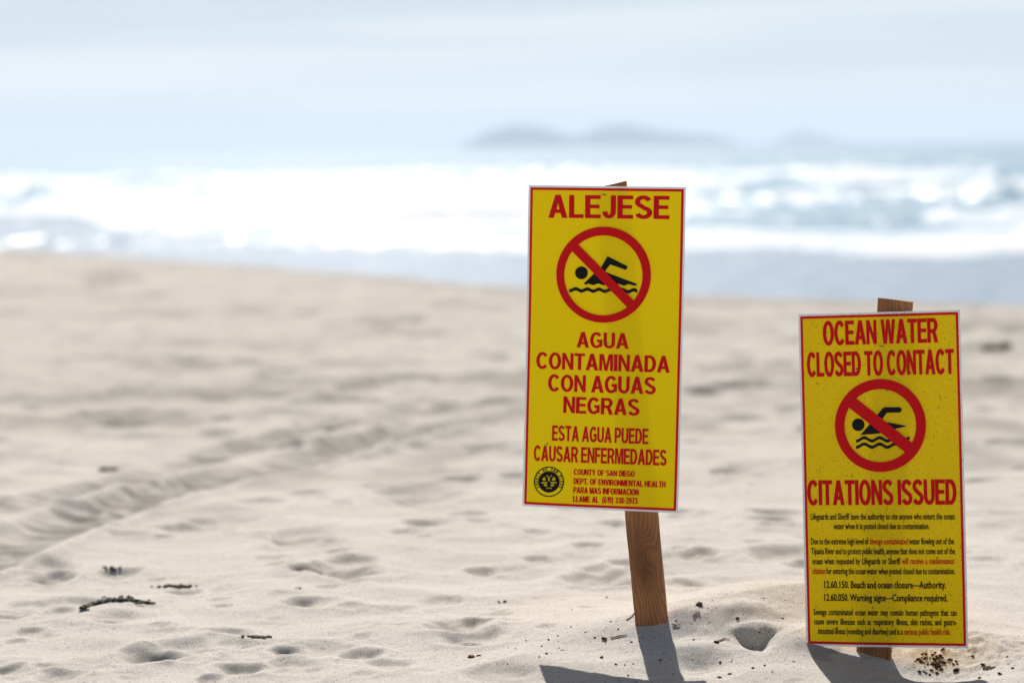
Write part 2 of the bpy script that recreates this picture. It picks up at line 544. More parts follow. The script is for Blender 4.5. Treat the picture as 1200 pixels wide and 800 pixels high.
tag(link('sea', sea_me, m), 'bright blue sea with white surf breaking towards the beach', None, None, 'structure')

# ------------------------------------------------------------------ islands on the horizon
isl_mat = simple_mat('island_scrub', (.05, .078, .095), .95, .4, .02, .05)


def island(profile, dist, depth, label, seed):
    """profile: (px, py) of the skyline; a ridge of its own real size"""
    n_u, n_v = 90, 26
    pts = [seen(px, py, dist) for px, py in profile]
    xs = np.array([p.x for p in pts]); hs = np.array([p.z - SEA_Z for p in pts])
    u = np.linspace(xs[0], xs[-1], n_u)
    v = np.linspace(-1, 1, n_v)
    V, U = np.meshgrid(v, u, indexing='ij')
    H = np.interp(U, xs, hs)
    Hs = H * np.clip(1 - np.abs(V) ** 1.6, 0, 1)
    Hs = Hs * (1 + .18 * perlin(U / 60, V * 4, seed)) + 5 * perlin(U / 25, V * 8, seed + 1) * (Hs > 1)
    Hs = np.where(np.abs(V) > .97, -3, Hs)
    me = mesh_np('island', np.stack([U.ravel(), (dist + V * depth).ravel(), (SEA_Z + Hs).ravel()], -1), grid_quads(n_v, n_u))
    tag(link('island', me, isl_mat), label, None, None, 'structure')


island([(540, 171), (556, 164), (575, 154), (598, 148.5), (622, 148.5), (645, 154), (668, 160), (690, 168)], 8000, 260,
       'left hump of the hazy blue island on the horizon', 91)
island([(655, 170), (676, 161), (700, 151), (722, 147), (748, 147.5), (772, 154), (800, 157), (828, 158.5), (850, 163), (870, 170)], 8300, 300,
       'long hazy blue island right of the other on the horizon', 93)
island([(900, 169), (922, 160), (940, 154), (958, 158), (975, 163), (1000, 168)], 10500, 200,
       'faint small hazy island at the right on the horizon', 95)

# ------------------------------------------------------------------ lettering
def arc(cx, cy, rx, ry, a0, a1, k=14):
    return [(cx + rx * math.cos(math.radians(a0 + (a1 - a0) * i / k)), cy + ry * math.sin(math.radians(a0 + (a1 - a0) * i / k))) for i in range(k + 1)]


def stroke(pts, wv=.195, wh=.165):
    """outline of a pen stroke, thicker where it runs upright"""
    P = [Vector(p) for p in pts]
    L, R = [], []
    for i, p in enumerate(P):
        a = P[max(i - 1, 0)]; c = P[min(i + 1, len(P) - 1)]
        d1 = (p - a).normalized() if i > 0 else (c - p).normalized()
        d2 = (c - p).normalized() if i < len(P) - 1 else d1
        t = (d1 + d2).normalized()
        nn = Vector((-t.y, t.x))
        k = max(.45, nn.dot(Vector((-d1.y, d1.x))))
        w = (wv * abs(t.y) + wh * abs(t.x)) / math.hypot(t.x, t.y) * .5
        w = .5 * math.sqrt((wv * t.y) ** 2 + (wh * t.x) ** 2)
        L.append(p + nn * w / k); R.append(p - nn * w / k)
    return [[tuple(q) for q in L] + [tuple(q) for q in reversed(R)]]


def S_path(w=.30):
    return arc(.335, .735, .235, .19, 18, 255, 20)[:-1] + arc(.345, .265, .245, .19, 75, -165, 20)


G = {}
G['I'] = (.20, [[[(0, 0), (.2, 0), (.2, 1), (0, 1)]]])
G['L'] = (.58, [[[(0, 0), (.58, 0), (.58, .165), (.2, .165), (.2, 1), (0, 1)]]])
G['E'] = (.62, [[[(0, 0), (.62, 0), (.62, .165), (.2, .165), (.2, .43), (.57, .43), (.57, .59), (.2, .59), (.2, .835), (.61, .835), (.61, 1), (0, 1)]]])
G['F'] = (.57, [[[(0, 0), (.2, 0), (.2, .42), (.52, .42), (.52, .585), (.2, .585), (.2, .835), (.57, .835), (.57, 1), (0, 1)]]])
G['H'] = (.70, [[[(0, 0), (.2, 0), (.2, .43), (.5, .43), (.5, 0), (.7, 0), (.7, 1), (.5, 1), (.5, .6), (.2, .6), (.2, 1), (0, 1)]]])
G['T'] = (.64, [[[(.22, 0), (.42, 0), (.42, .835), (.64, .835), (.64, 1), (0, 1), (0, .835), (.22, .835)]]])
G['N'] = (.70, [[[(0, 0), (.18, 0), (.18, .66), (.51, 0), (.70, 0), (.70, 1), (.52, 1), (.52, .34), (.19, 1), (0, 1)]]])
G['M'] = (.84, [[[(0, 0), (.17, 0), (.17, .78), (.335, 0), (.505, 0), (.67, .78), (.67, 0), (.84, 0), (.84, 1), (.58, 1), (.42, .30), (.26, 1), (0, 1)]]])
G['W'] = (1.0, [[[(.18, 0), (.38, 0), (.50, .70), (.62, 0), (.82, 0), (1, 1), (.81, 1), (.71, .30), (.595, 1), (.405, 1), (.29, .30), (.19, 1), (0, 1)]]])
G['V'] = (.72, [[[(.255, 0), (.465, 0), (.72, 1), (.51, 1), (.36, .28), (.21, 1), (0, 1)]]])
G['Y'] = (.72, [[[(.26, 0), (.46, 0), (.46, .40), (.72, 1), (.50, 1), (.36, .60), (.22, 1), (0, 1), (.26, .40)]]])
G['A'] = (.77, [[[(0, 0), (.21, 0), (.272, .21), (.498, .21), (.56, 0), (.77, 0), (.49, 1), (.28, 1)], [(.322, .37), (.448, .37), (.385, .70)]]])
G['P'] = (.67, [[[(0, 0), (.2, 0), (.2, .35), (.38, .35)] + arc(.38, .675, .29, .325, -80, 80, 10) + [(.38, 1), (0, 1)],
                 [(.2, .51), (.36, .51)] + arc(.36, .675, .115, .165, -70, 70, 6) + [(.36, .84), (.2, .84)]]])
G['R'] = (.72, [[[(0, 0), (.2, 0), (.2, .39), (.31, .39), (.38, .35), (.50, 0), (.72, 0), (.60, .33), (.54, .42)] + arc(.40, .71, .30, .29, -50, 80, 10) + [(.40, 1), (0, 1)],
                 [(.2, .55), (.38, .55)] + arc(.38, .695, .12, .145, -70, 70, 6) + [(.38, .84), (.2, .84)]]])
G['D'] = (.70, [[[(0, 0), (.32, 0)] + arc(.32, .5, .38, .5, -80, 80, 14) + [(.32, 1), (0, 1)],
                 [(.2, .165), (.30, .165)] + arc(.30, .5, .195, .335, -75, 75, 12) + [(.30, .835), (.2, .835)]]])
G['O'] = (.77, [[arc(.385, .5, .385, .515, 0, 348, 29), arc(.385, .5, .185, .35, 0, 345, 23)]])
G['0'] = (.56, [[arc(.28, .5, .28, .51, 0, 345, 23), arc(.28, .5, .10, .36, 0, 342, 19)]])
G['C'] = (.72, [stroke(arc(.38, .5, .285, .43, 40, 320, 26))])
G['G'] = (.75, [stroke(arc(.38, .5, .285, .43, 40, 300, 24) + [(.65, .17), (.65, .46), (.42, .46)])])
G['S'] = (.68, [stroke(S_path())])
G['U'] = (.70, [stroke([(.1, 1), (.1, .36)] + arc(.35, .34, .25, .26, 180, 360, 14)[1:-1] + [(.6, .36), (.6, 1)])])
G['J'] = (.54, [stroke([(.44, 1), (.44, .32)] + arc(.27, .30, .17, .22, 0, -180, 12)[1:])])
G['1'] = (.38, [[[(.20, 0), (.38, 0), (.38, 1), (.24, 1), (.16, .86), (0, .80), (0, .66), (.20, .72)]]])
G['2'] = (.56, [stroke(arc(.28, .72, .18, .20, 170, -30, 12) + [(.13, .08), (.55, .08)], .17, .16)])
G['3'] = (.56, [stroke(arc(.27, .73, .17, .19, 165, -75, 12) + arc(.27, .27, .19, .20, 75, -165, 12), .17, .15)])
G['6'] = (.56, [[arc(.28, .31, .28, .32, 0, 342, 19), arc(.28, .31, .11, .16, 0, 336, 14)], stroke([(.48, .90), (.28, .92), (.13, .75), (.09, .40)], .17, .16)])
G['9'] = (.56, [[arc(.28, .69, .28, .32, 0, 342, 19), arc(.28, .69, .11, .16, 0, 336, 14)], stroke([(.08, .10), (.28, .08), (.43, .25), (.47, .60)], .17, .16)])
G['7'] = (.55, [[[(.12, 0), (.31, 0), (.55, .86), (.55, 1), (0, 1), (0, .84), (.36, .84)]]])
G['8'] = (.56, [[arc(.28, .27, .28, .28, 0, 342, 19), arc(.28, .27, .11, .13, 0, 336, 14)], [arc(.28, .75, .25, .26, 0, 342, 19), arc(.28, .75, .10, .12, 0, 336, 14)]])
G['('] = (.30, [stroke(arc(.45, .42, .36, .62, 115, 245, 10), .15, .15)])
G[')'] = (.30, [stroke(arc(-.15, .42, .36, .62, -65, 65, 10), .15, .15)])
G['-'] = (.34, [[[(.03, .32), (.33, .32), (.33, .49), (.03, .49)]]])
G['.'] = (.20, [[[(0, 0), (.2, 0), (.2, .2), (0, .2)]]])


def tess(loops):
    vs, out = [], []
    for lp in loops:
        vs += lp
    for t in tessellate_polygon([[Vector((a, b, 0)) for a, b in lp] for lp in loops]):
        out.append(tuple(t))
    return vs, out


class Ink:
    """flat print: triangles in sheet coordinates (metres right of the left edge, metres below the top edge, lift)"""
    def __init__(self):
        self.v, self.f = [], []

    def loops(self, loops, lift=0.0):
        vs, fs = tess(loops)
        b0 = len(self.v)
        self.v += [(a, b, lift) for a, b in vs]
        self.f += [tuple(b0 + i for i in t) for t in fs]

    def tris(self, vs, fs, lift=0.0):
        b0 = len(self.v)
        self.v += [(a, b, lift) for a, b in vs]
        self.f += [tuple(b0 + i for i in t) for t in fs]


def caps_line(text, gap=.07, space=.33):
    """[(dx, loops)] and the total width, cap height 1"""
    xx, res = 0, []
    for ch in text:
        if ch == ' ':
            xx += space - gap
            continue
        w, pcs = G[ch]
        res.append((xx, pcs))
        xx += w + gap
    return res, xx - gap


_font_cache = {}


def font_word(text, bold):
    """flat triangles of one word in the built-in font, and its advance"""
    key = (text, bold)
    if key in _font_cache:
        return _font_cache[key]
    cu = bpy.data.curves.new('word', 'FONT')
    cu.body = text
    cu.offset = bold
    cu.resolution_u = 2
    cu.size = 1.42                      # cap height about 1
    ob = bpy.data.objects.new('word', cu)
    me = ob.to_mesh()
    me.calc_loop_triangles()
    vs = [(v.co.x, v.co.y) for v in me.vertices]
    fs = [tuple(t.vertices) for t in me.loop_triangles]
    ob.to_mesh_clear()
    bpy.data.objects.remove(ob)
    bpy.data.curves.remove(cu)
    _font_cache[key] = (vs, fs)
    return vs, fs


# ------------------------------------------------------------------ materials of the signs
def sheet_material(name, W, H, dirt):
    m, n, l, out = new_mat(name)
    uv = n.new('ShaderNodeUVMap'); uv.uv_map = 'sheet'
    sp = n.new('ShaderNodeSeparateXYZ'); l.new(uv.outputs[0], sp.inputs[0])

    def edge(o, size):
        a = n.new('ShaderNodeMath'); a.operation = 'SUBTRACT'; a.inputs[0].default_value = size; l.new(o, a.inputs[1])
        q = n.new('ShaderNodeMath'); q.operation = 'MINIMUM'; l.new(o, q.inputs[0]); l.new(a.outputs[0], q.inputs[1])
        return q.outputs[0]
    mn = n.new('ShaderNodeMath'); mn.operation = 'MINIMUM'
    l.new(edge(sp.outputs[0], W), mn.inputs[0]); l.new(edge(sp.outputs[1], H), mn.inputs[1])
    r1 = n.new('ShaderNodeMath'); r1.operation = 'GREATER_THAN'; r1.inputs[1].default_value = .0038
    r2 = n.new('ShaderNodeMath'); r2.operation = 'GREATER_THAN'; r2.inputs[1].default_value = .0088
    l.new(mn.outputs[0], r1.inputs[0]); l.new(mn.outputs[0], r2.inputs[0])
    nz = n.new('ShaderNodeTexNoise'); nz.inputs['Scale'].default_value = 7; nz.inputs['Detail'].default_value = 4
    l.new(uv.outputs[0], nz.inputs['Vector'])
    ye = n.new('ShaderNodeMix'); ye.data_type = 'RGBA'
    ye.inputs[6].default_value = (.98, .675, .001, 1) if not dirt else (.92, .60, .003, 1)
    ye.inputs[7].default_value = (.99, .72, .001, 1) if not dirt else (.96, .65, .003, 1)
    l.new(nz.outputs['Fac'], ye.inputs[0])
    ca = n.new('ShaderNodeMix'); ca.data_type = 'RGBA'
    ca.inputs[6].default_value = (.86, .86, .88, 1); ca.inputs[7].default_value = (.68, .006, .010, 1)
    l.new(r1.outputs[0], ca.inputs[0])
    cb = n.new('ShaderNodeMix'); cb.data_type = 'RGBA'
    l.new(r2.outputs[0], cb.inputs[0]); l.new(ca.outputs[2], cb.inputs[6]); l.new(ye.outputs[2], cb.inputs[7])
    col = cb.outputs[2]
    if dirt:
        for scale, thr, amt, seed in ((300, .655, .9, 0), (95, .69, .6, 5), (800, .605, .75, 9)):
            mp = n.new('ShaderNodeMapping'); mp.inputs['Location'].default_value = (seed, seed, seed)
            mp.inputs['Scale'].default_value = (1, .62, 1)
            l.new(uv.outputs[0], mp.inputs['Vector'])
            d1 = n.new('ShaderNodeTexNoise'); d1.inputs['Scale'].default_value = scale; d1.inputs['Detail'].default_value = 2
            l.new(mp.outputs[0], d1.inputs['Vector'])
            mr = n.new('ShaderNodeMapRange'); mr.inputs['From Min'].default_value = thr; mr.inputs['From Max'].default_value = thr + .06
            mr.inputs['To Max'].default_value = amt
            l.new(d1.outputs['Fac'], mr.inputs['Value'])
            cm = n.new('ShaderNodeMix'); cm.data_type = 'RGBA'; cm.inputs[7].default_value = (.16, .09, .03, 1)
            l.new(mr.outputs[0], cm.inputs[0]); l.new(col, cm.inputs[6])
            col = cm.outputs[2]
    df = n.new('ShaderNodeBsdfPrincipled'); df.inputs['Roughness'].default_value = .42; df.inputs['Specular IOR Level'].default_value = .08
    tr = n.new('ShaderNodeBsdfTranslucent')
    l.new(col, df.inputs['Base Color']); l.new(col, tr.inputs['Color'])
    mxs = n.new('ShaderNodeMixShader'); mxs.inputs[0].default_value = .038
    l.new(df.outputs[0], mxs.inputs[1]); l.new(tr.outputs[0], mxs.inputs[2])
    l.new(mxs.outputs[0], out.inputs['Surface'])
    return m


RED = simple_mat('red_ink', (.68, .006, .010), .45)
BLACK = simple_mat('black_ink', (.012, .012, .014), .5)
BROWN_BLACK = simple_mat('faded_black_ink', (.030, .022, .010), .5)
YELLOW = simple_mat('yellow_ink', (.70, .52, .01), .5)
ORANGE_RED = simple_mat('orange_red_ink', (.62, .045, .006), .5)
STEEL = simple_mat('staple_steel', (.07, .07, .065), .4, spec=.6)
SMUDGE = simple_mat('grey_dirt', (.13, .10, .06), .9)

m, n, l, out = new_mat('stake_wood')
b = n.new('ShaderNodeBsdfPrincipled'); b.inputs['Roughness'].default_value = .8; b.inputs['Specular IOR Level'].default_value = .1
uv = n.new('ShaderNodeUVMap'); uv.uv_map = 'grain'
mp = n.new('ShaderNodeMapping'); mp.inputs['Scale'].default_value = (1, .07, 1)
l.new(uv.outputs[0], mp.inputs['Vector'])
dn = n.new('ShaderNodeTexNoise'); dn.inputs['Scale'].default_value = 26; dn.inputs['Detail'].default_value = 2
l.new(mp.outputs[0], dn.inputs['Vector'])
mp2 = n.new('ShaderNodeMapping'); mp2.inputs['Scale'].default_value = (1, .35, 1)
l.new(uv.outputs[0], mp2.inputs['Vector'])
kn = n.new('ShaderNodeTexNoise'); kn.inputs['Scale'].default_value = 22; kn.inputs['Detail'].default_value = 1
l.new(mp2.outputs[0], kn.inputs['Vector'])
su = n.new('ShaderNodeSeparateXYZ'); l.new(uv.outputs[0], su.inputs[0])
m1 = n.new('ShaderNodeMath'); m1.operation = 'MULTIPLY'; m1.inputs[1].default_value = 900
l.new(su.outputs[0], m1.inputs[0])
m2 = n.new('ShaderNodeMath'); m2.operation = 'MULTIPLY_ADD'; m2.inputs[1].default_value = 34
l.new(kn.outputs['Fac'], m2.inputs[0]); l.new(m1.outputs[0], m2.inputs[2])
m2b = n.new('ShaderNodeMath'); m2b.operation = 'MULTIPLY_ADD'; m2b.inputs[1].default_value = 7
l.new(dn.outputs['Fac'], m2b.inputs[0]); l.new(m2.outputs[0], m2b.inputs[2])
vd = n.new('ShaderNodeVectorMath'); vd.operation = 'MULTIPLY_ADD'; vd.inputs[1].default_value = (1, .55, 0); vd.inputs[2].default_value = (-.297, -.196, 0)
l.new(uv.outputs[0], vd.inputs[0])
vl = n.new('ShaderNodeVectorMath'); vl.operation = 'LENGTH'; l.new(vd.outputs[0], vl.inputs[0])
kr = n.new('ShaderNodeMapRange'); kr.interpolation_type = 'SMOOTHSTEP'; kr.inputs['From Min'].default_value = .004; kr.inputs['From Max'].default_value = .032
kr.inputs['To Min'].default_value = 22; kr.inputs['To Max'].default_value = 0
l.new(vl.outputs['Value'], kr.inputs['Value'])
ka = n.new('ShaderNodeMath'); ka.operation = 'ADD'; l.new(m2b.outputs[0], ka.inputs[0]); l.new(kr.outputs[0], ka.inputs[1])
m3 = n.new('ShaderNodeMath'); m3.operation = 'SINE'; l.new(ka.outputs[0], m3.inputs[0])
m4 = n.new('ShaderNodeMapRange'); m4.inputs['From Min'].default_value = -1
m4.inputs['To Min'].default_value = 0
l.new(m3.outputs[0], m4.inputs['Value'])
c1 = n.new('ShaderNodeMix'); c1.data_type = 'RGBA'
c1.inputs[6].default_value = (.38, .175, .078, 1); c1.inputs[7].default_value = (.285, .124, .052, 1)
l.new(m4.outputs[0], c1.inputs[0])
fb = n.new('ShaderNodeTexNoise'); fb.inputs['Scale'].default_value = 14; fb.inputs['Detail'].default_value = 7
l.new(mp2.outputs[0], fb.inputs['Vector'])
fr = n.new('ShaderNodeMapRange'); fr.inputs['From Min'].default_value = .35; fr.inputs['From Max'].default_value = .7
fr.inputs['To Min'].default_value = 1.25; fr.inputs['To Max'].default_value = .38
l.new(fb.outputs['Fac'], fr.inputs['Value'])
c2 = n.new('ShaderNodeMix'); c2.data_type = 'RGBA'; c2.blend_type = 'MULTIPLY'; c2.inputs[0].default_value = 1
l.new(c1.outputs[2], c2.inputs[6]); l.new(fr.outputs[0], c2.inputs[7])
l.new(c2.outputs[2], b.inputs['Base Color'])
bp = n.new('ShaderNodeBump'); bp.inputs['Strength'].default_value = .5; bp.inputs['Distance'].default_value = .001
l.new(m4.outputs[0], bp.inputs['Height']); l.new(bp.outputs['Normal'], b.inputs['Normal'])
l.new(b.outputs[0], out.inputs['Surface'])
WOOD = m


# ------------------------------------------------------------------ one warning sign: a thin sheet stapled to a stake
class Sign:
    def __init__(self, corners, depths, label, W, H, curl, dirt, base_loc):
        self.C = [seen(px, py, d) for (px, py), d in zip(corners, depths)]      # TL TR BL BR
        self.px = corners
        self.W, self.H, self.curl = W, H, curl
        self.base = base_loc
        TL, TR, BL, BR = self.C
        self.nrm = (TR - TL).cross(BL - TL).normalized()
        if self.nrm.y > 0:
            self.nrm = -self.nrm
        self.root = tag(link('warning_sign', None, loc=base_loc), label, 'warning sign')
        nu, nv = 40, 80
        vs, uvs = [], []
        for j in range(nv + 1):
            for i in range(nu + 1):
                u, v = i / nu * W, j / nv * H
                vs.append(self.at(u, v, 0)); uvs.append((u, v))
        me = bpy.data.meshes.new('sheet')
        fs = []
        for j in range(nv):
            for i in range(nu):
                a = j * (nu + 1) + i
                fs.append((a, a + nu + 1, a + nu + 2, a + 1))
        me.from_pydata(vs, [], fs)
        ul = me.uv_layers.new(name='sheet')
        for lp in me.loops:
            ul.data[lp.index].uv = uvs[lp.vertex_index]
        me.polygons.foreach_set('use_smooth', [True] * len(me.polygons))
        self.sheet = link('sheet', me, sheet_material('sheet_print', W, H, dirt), self.root)

    def at(self, u, v, lift):
        """sheet coordinates (metres) -> local point"""
        a, b_ = u / self.W, v / self.H
        TL, TR, BL, BR = self.C
        p = (TL * (1 - a) + TR * a) * (1 - b_) + (BL * (1 - a) + BR * a) * b_
        cx, cy = self.curl
        bow = cx * (1 - (2 * a - 1) ** 2) + cy * math.sin(math.pi * b_)
        bow += .0011 * math.sin(5.1 * a + 4 * b_) * math.sin(8.3 * b_ + 1.2 + 2 * a) + .0016 * (abs(2 * a - 1) * abs(2 * b_ - 1)) ** 4 * (1 if a > .5 else -1.4)
        return p + self.nrm * (bow + lift) - self.base

    def uv_of(self, px, py):
        """sheet coordinates of a point measured in the photograph"""
        o = Vector((0, 0, CAM_Z)); dr = (seen(px, py, 1) - o)
        u, v = self.W / 2, self.H / 2
        for _ in range(12):
            def err(u, v):
                q = CM.inverted() @ (self.at(u, v, 0) + self.base)
                return Vector((600 + q.x / -q.z * FPX - px, 400 - q.y / -q.z * FPX - py))
            e = err(u, v); eu = (err(u + .001, v) - e) / .001; ev = (err(u, v + .001) - e) / .001
            det = eu.x * ev.y - eu.y * ev.x
            u -= (e.x * ev.y - e.y * ev.x) / det
            v -= (eu.x * e.y - eu.y * e.x) / det
        return u, v

    def ink(self, name, k, mat, parent=None, label=None):
        me = bpy.data.meshes.new(name)
        me.from_pydata([self.at(a, b_, .0005 + c) for a, b_, c in k.v], [], k.f)
        me.validate()
        o = link(name, me, mat, parent or self.root)
        if label: o['label'] = label
        return o

    def frame(self, L, R, top):
        """baseline origin, unit vectors and cap height on the sheet from three measured points"""
        a = Vector(self.uv_of(*L)); c = Vector(self.uv_of(*R)); t = Vector(self.uv_of(*top))
        ex = (c - a); w = ex.length; ex.normalize()
        ey = Vector((ex.y, -ex.x))                       # up on the sheet is -v
        h = (t - a).dot(ey)
        return a, ex, ey, w, h

    def headline(self, text, L, R, top, mat=RED, space=.34, fat=.008):
        a, ex, ey, w, h = self.frame(L, R, top)
        parts, tw = caps_line(text, space=space)
        sx = w / tw
        k = Ink()
        for i, (dx, pcs) in enumerate(parts):
            for q, loops in enumerate(pcs):
                for e_, z_ in ((-fat, 0), (fat, 2e-5)):
                    k.loops([[tuple(a + ex * ((p[0] + dx) * sx + e_ * h) + ey * (p[1] * h)) for p in lp] for lp in loops], q * 4e-5 + z_)
        return self.ink('lettering', k, mat, label='printed words %s' % text)

    def body(self, words, L, R, cap_px, bold, mat, sx_rel=None):
        """justified line: words = [(text, is_red)]"""
        a, ex, ey, w, h = self.frame(L, R, (L[0], L[1] - cap_px))
        data = [(font_word(t, bold), red) for t, red in words]
        widths = [max(p[0] for p in d[0]) for d, _ in data]
        nat = sum(widths) + .36 * (len(words) - 1)
        sx = w / nat if sx_rel is None else min(w / nat, sx_rel * h)
        gap = (w - sx * sum(widths)) / max(1, len(words) - 1)
        ks = {False: Ink(), True: Ink()}
        cur = 0
        for (d, red), wd in zip(data, widths):
            for e_, z_ in ((-.014, 0), (.014, 3e-5)):
                ks[red].tris([tuple(a + ex * (cur + p[0] * sx + e_ * h) + ey * (p[1] * h)) for p in d[0]], d[1], z_)
            cur += wd * sx + gap
        for red, k in ks.items():
            if k.v:
                self.ink('lettering', k, ORANGE_RED if red else mat,
                         label='small print reading %s' % ' '.join(t for t, r in words if r == red))
        return sx / h

    def px_loops(self, loops):
        return [[self.uv_of(*p) for p in lp] for lp in loops]

    def stake(self, base_px, top_px, wid, thick, tilt_top, embed, dark_seed):
        """square-sawn stake standing just behind the sheet"""
        TL, TR, BL, BR = self.C
        ux = ((TR - TL) + (BR - BL)).normalized()
        cz = self.nrm
        O = Vector((0, 0, CAM_Z))

        def hit(px, py, back):
            dr = seen(px, py, 1) - O
            q = TL - cz * back
            return O + dr * ((q - O).dot(cz) / dr.dot(cz))
        p0 = hit(*base_px, .004); p1 = hit(*top_px, .004)
        up = (p1 - p0).normalized()
        ux = (ux - up * ux.dot(up)).normalized()
        bk = up.cross(ux)
        if bk.y < 0: bk = -bk
        p0 = p0 - up * embed
        Ln = (p1 - p0).length
        rows = 60
        ring = [(-.5, 0), (-.17, 0), (.17, 0), (.46, 0), (.5, .06), (.5, .94), (.46, 1), (-.46, 1), (-.5, .94), (-.5, .06)]
        vs, fs, uvs = [], [], []
        rs = random.Random(dark_seed)
        for j in range(rows + 1):
            f = j / rows
            for i, (a, c) in enumerate(ring):
                e = 1 + .02 * math.sin(j * .9 + i) * rs.random()
                hgt = Ln * f
                if j == rows:
                    hgt += tilt_top[0] * a + tilt_top[1] * (rs.random() - .5)
                vs.append(p0 + up * hgt + ux * (a * wid * e) + bk * (c * thick) - self.base)
                uvs.append((a * wid + c * thick + dark_seed, hgt))
        nr = len(ring)
        for j in range(rows):
            for i in range(nr):
                fs.append((j * nr + i, j * nr + (i + 1) % nr, (j + 1) * nr + (i + 1) % nr, (j + 1) * nr + i))
        fs.append(tuple(rows * nr + i for i in range(nr)))
        fs.append(tuple(reversed(range(nr))))
        me = bpy.data.meshes.new('wooden_stake')
        me.from_pydata(vs, [], fs)
        ul = me.uv_layers.new(name='grain')
        for lp in me.loops:
            ul.data[lp.index].uv = uvs[lp.vertex_index]
        return link('wooden_stake', me, WOOD, self.root)

    def staple(self, px, py, length=.011, ang=0.1):
        u, v = self.uv_of(px, py)
        k = .0007
        vs, fs = [], []
        c, s = math.cos(ang), math.sin(ang)
        for x_ in (-length / 2, -length / 4, length / 4, length / 2):
            arch = .0014 if abs(x_) < length / 3 else .0002
            for dv, dz in ((-k, 0), (k, 0), (k, .0009), (-k, .0009)):
                vs.append(self.at(u + c * x_ - s * dv, v + s * x_ + c * dv, arch + dz))
        for j in range(3):
            for i in range(4):
                fs.append((j * 4 + i, j * 4 + (i + 1) % 4, j * 4 + 4 + (i + 1) % 4, j * 4 + 4 + i))
        fs += [(3, 2, 1, 0), (12, 13, 14, 15)]
        me = bpy.data.meshes.new('staple')
        me.from_pydata(vs, [], fs)
        return link('staple', me, STEEL, self.root)


def wave_band(x0, x1, y, amp, period, th, phase=0, n_=48, drift=0):
    top = [(x0 + (x1 - x0) * i / n_, y + drift * i / n_ - th / 2 + amp * math.sin(2 * math.pi * (x1 - x0) * i / n_ / period + phase)) for i in range(n_ + 1)]
    bot = [(x0 + (x1 - x0) * i / n_, y + drift * i / n_ + th / 2 + amp * math.sin(2 * math.pi * (x1 - x0) * i / n_ / period + phase)) for i in range(n_, -1, -1)]
    return top + bot


# ---- the Spanish sign
s1 = Sign([(619.3, 217.1), (804.0, 219.3), (611.7, 592.6), (794.6, 600.8)], [4.615, 4.545, 4.650, 4.580],
          'clean tall yellow sign in Spanish headed ALEJESE on a leaning wooden stake', .307, .614, (.004, -.006), False,
          Vector((POST1.x, POST1.y, POST1.z)))
s1.stake((763.5, 735), (714, 216.6), .061, .019, (.0065, .002), .22, .3)
s1.headline('ALEJESE', (642.8, 255.2), (784.3, 256.9), (642.8, 228.3))
s1.headline('AGUA', (675.7, 407.0), (736.6, 408.8), (675.7, 388.6))
s1.headline('CONTAMINADA', (628.5, 431.8), (784.6, 436.7), (628.7, 412.3))
s1.headline('CON AGUAS', (642.3, 458.2), (768.2, 461.9), (642.5, 438.4))
s1.headline('NEGRAS', (660.1, 483.5), (749, 487), (660.3, 464.2))
s1.headline('ESTA AGUA PUEDE', (646.9, 516), (759.6, 520.3), (647.1, 498.0))
s1.headline('CAUSAR ENFERMEDADES', (625.6, 539.6), (780.9, 545.4), (625.8, 521.4))
s1.headline('COUNTY OF SAN DIEGO', (672.5, 556), (743.8, 558.4), (672.6, 549.1), space=.42, fat=.03)
s1.headline('DEPT. OF ENVIRONMENTAL HEALTH', (672.2, 566.9), (779.8, 570.9), (672.3, 559.8), space=.42, fat=.03)
s1.headline('PARA MAS INFORMACION', (671.9, 577.3), (748.4, 580.1), (672.0, 570.1), space=.42, fat=.03)
s1.headline('LLAME AL  (619) 338-2073', (671.6, 587.7), (747, 590.2), (671.7, 580.5), space=.42, fat=.03)


def z1(p):      # measured on an enlargement of the pictogram
    return (640 + p[0] / 5.714, 250 + p[1] / 5.714)


def bar(a, b_, w_, k=16):
    d = Vector(b_) - Vector(a); nn = Vector((-d.y, d.x)).normalized() * w_ / 2
    up = [tuple(Vector(a) + d * i / k + nn) for i in range(k + 1)]
    return up + [tuple(Vector(a) + d * i / k - nn) for i in range(k, -1, -1)]


def circ(cx, cy, r, k=56, ry=None):
    return [(cx + r * math.cos(2 * math.pi * i / k), cy + (ry or r) * math.sin(2 * math.pi * i / k)) for i in range(k)]


sym = tag(link('swimmer_symbol', None, parent=s1.root))
k = Ink()
k.loops(s1.px_loops([[z1(p) for p in circ(386, 411, 317, 64, 321)], [z1(p) for p in circ(384, 415, 262, 64, 267)]]), .0011)
s1.ink('ring', k, RED, sym)
k = Ink()
k.loops(s1.px_loops([[z1(p) for p in bar((180, 215), (582, 622), 62)]]), .0016)
s1.ink('slash', k, RED, sym)
k = Ink()
LIFT = .0005
k.loops(s1.px_loops([[z1(p) for p in circ(237, 398, 43, 28)]]), LIFT)
k.loops(s1.px_loops([[z1(p) for p in [(252, 470), (326, 398), (362, 372), (412, 287), (547, 355), (535, 379), (430, 342), (392, 390), (608, 472), (607, 480), (590, 484),
                                      (555, 473), (522, 485), (488, 471), (450, 482), (420, 469), (385, 482), (350, 469), (315, 481), (285, 470), (268, 478)]]]), LIFT)
k.loops(s1.px_loops([[z1(p) for p in wave_band(155, 612, 511, 7, 78, 23, 1.2, drift=8)]]), LIFT)
s1.ink('swimmer', k, BLACK, sym)
# county seal
cx, cy = 643.4, 564.1
seal = tag(link('county_seal', None, parent=s1.root))
k = Ink()
k.loops(s1.px_loops([circ(cx, cy, 17.8), circ(cx, cy, 16.5)]))
k.loops(s1.px_loops([circ(cx, cy, 12.7), circ(cx, cy, 12.0)]), .00004)
s1.ink('ring', k, BLACK, seal)


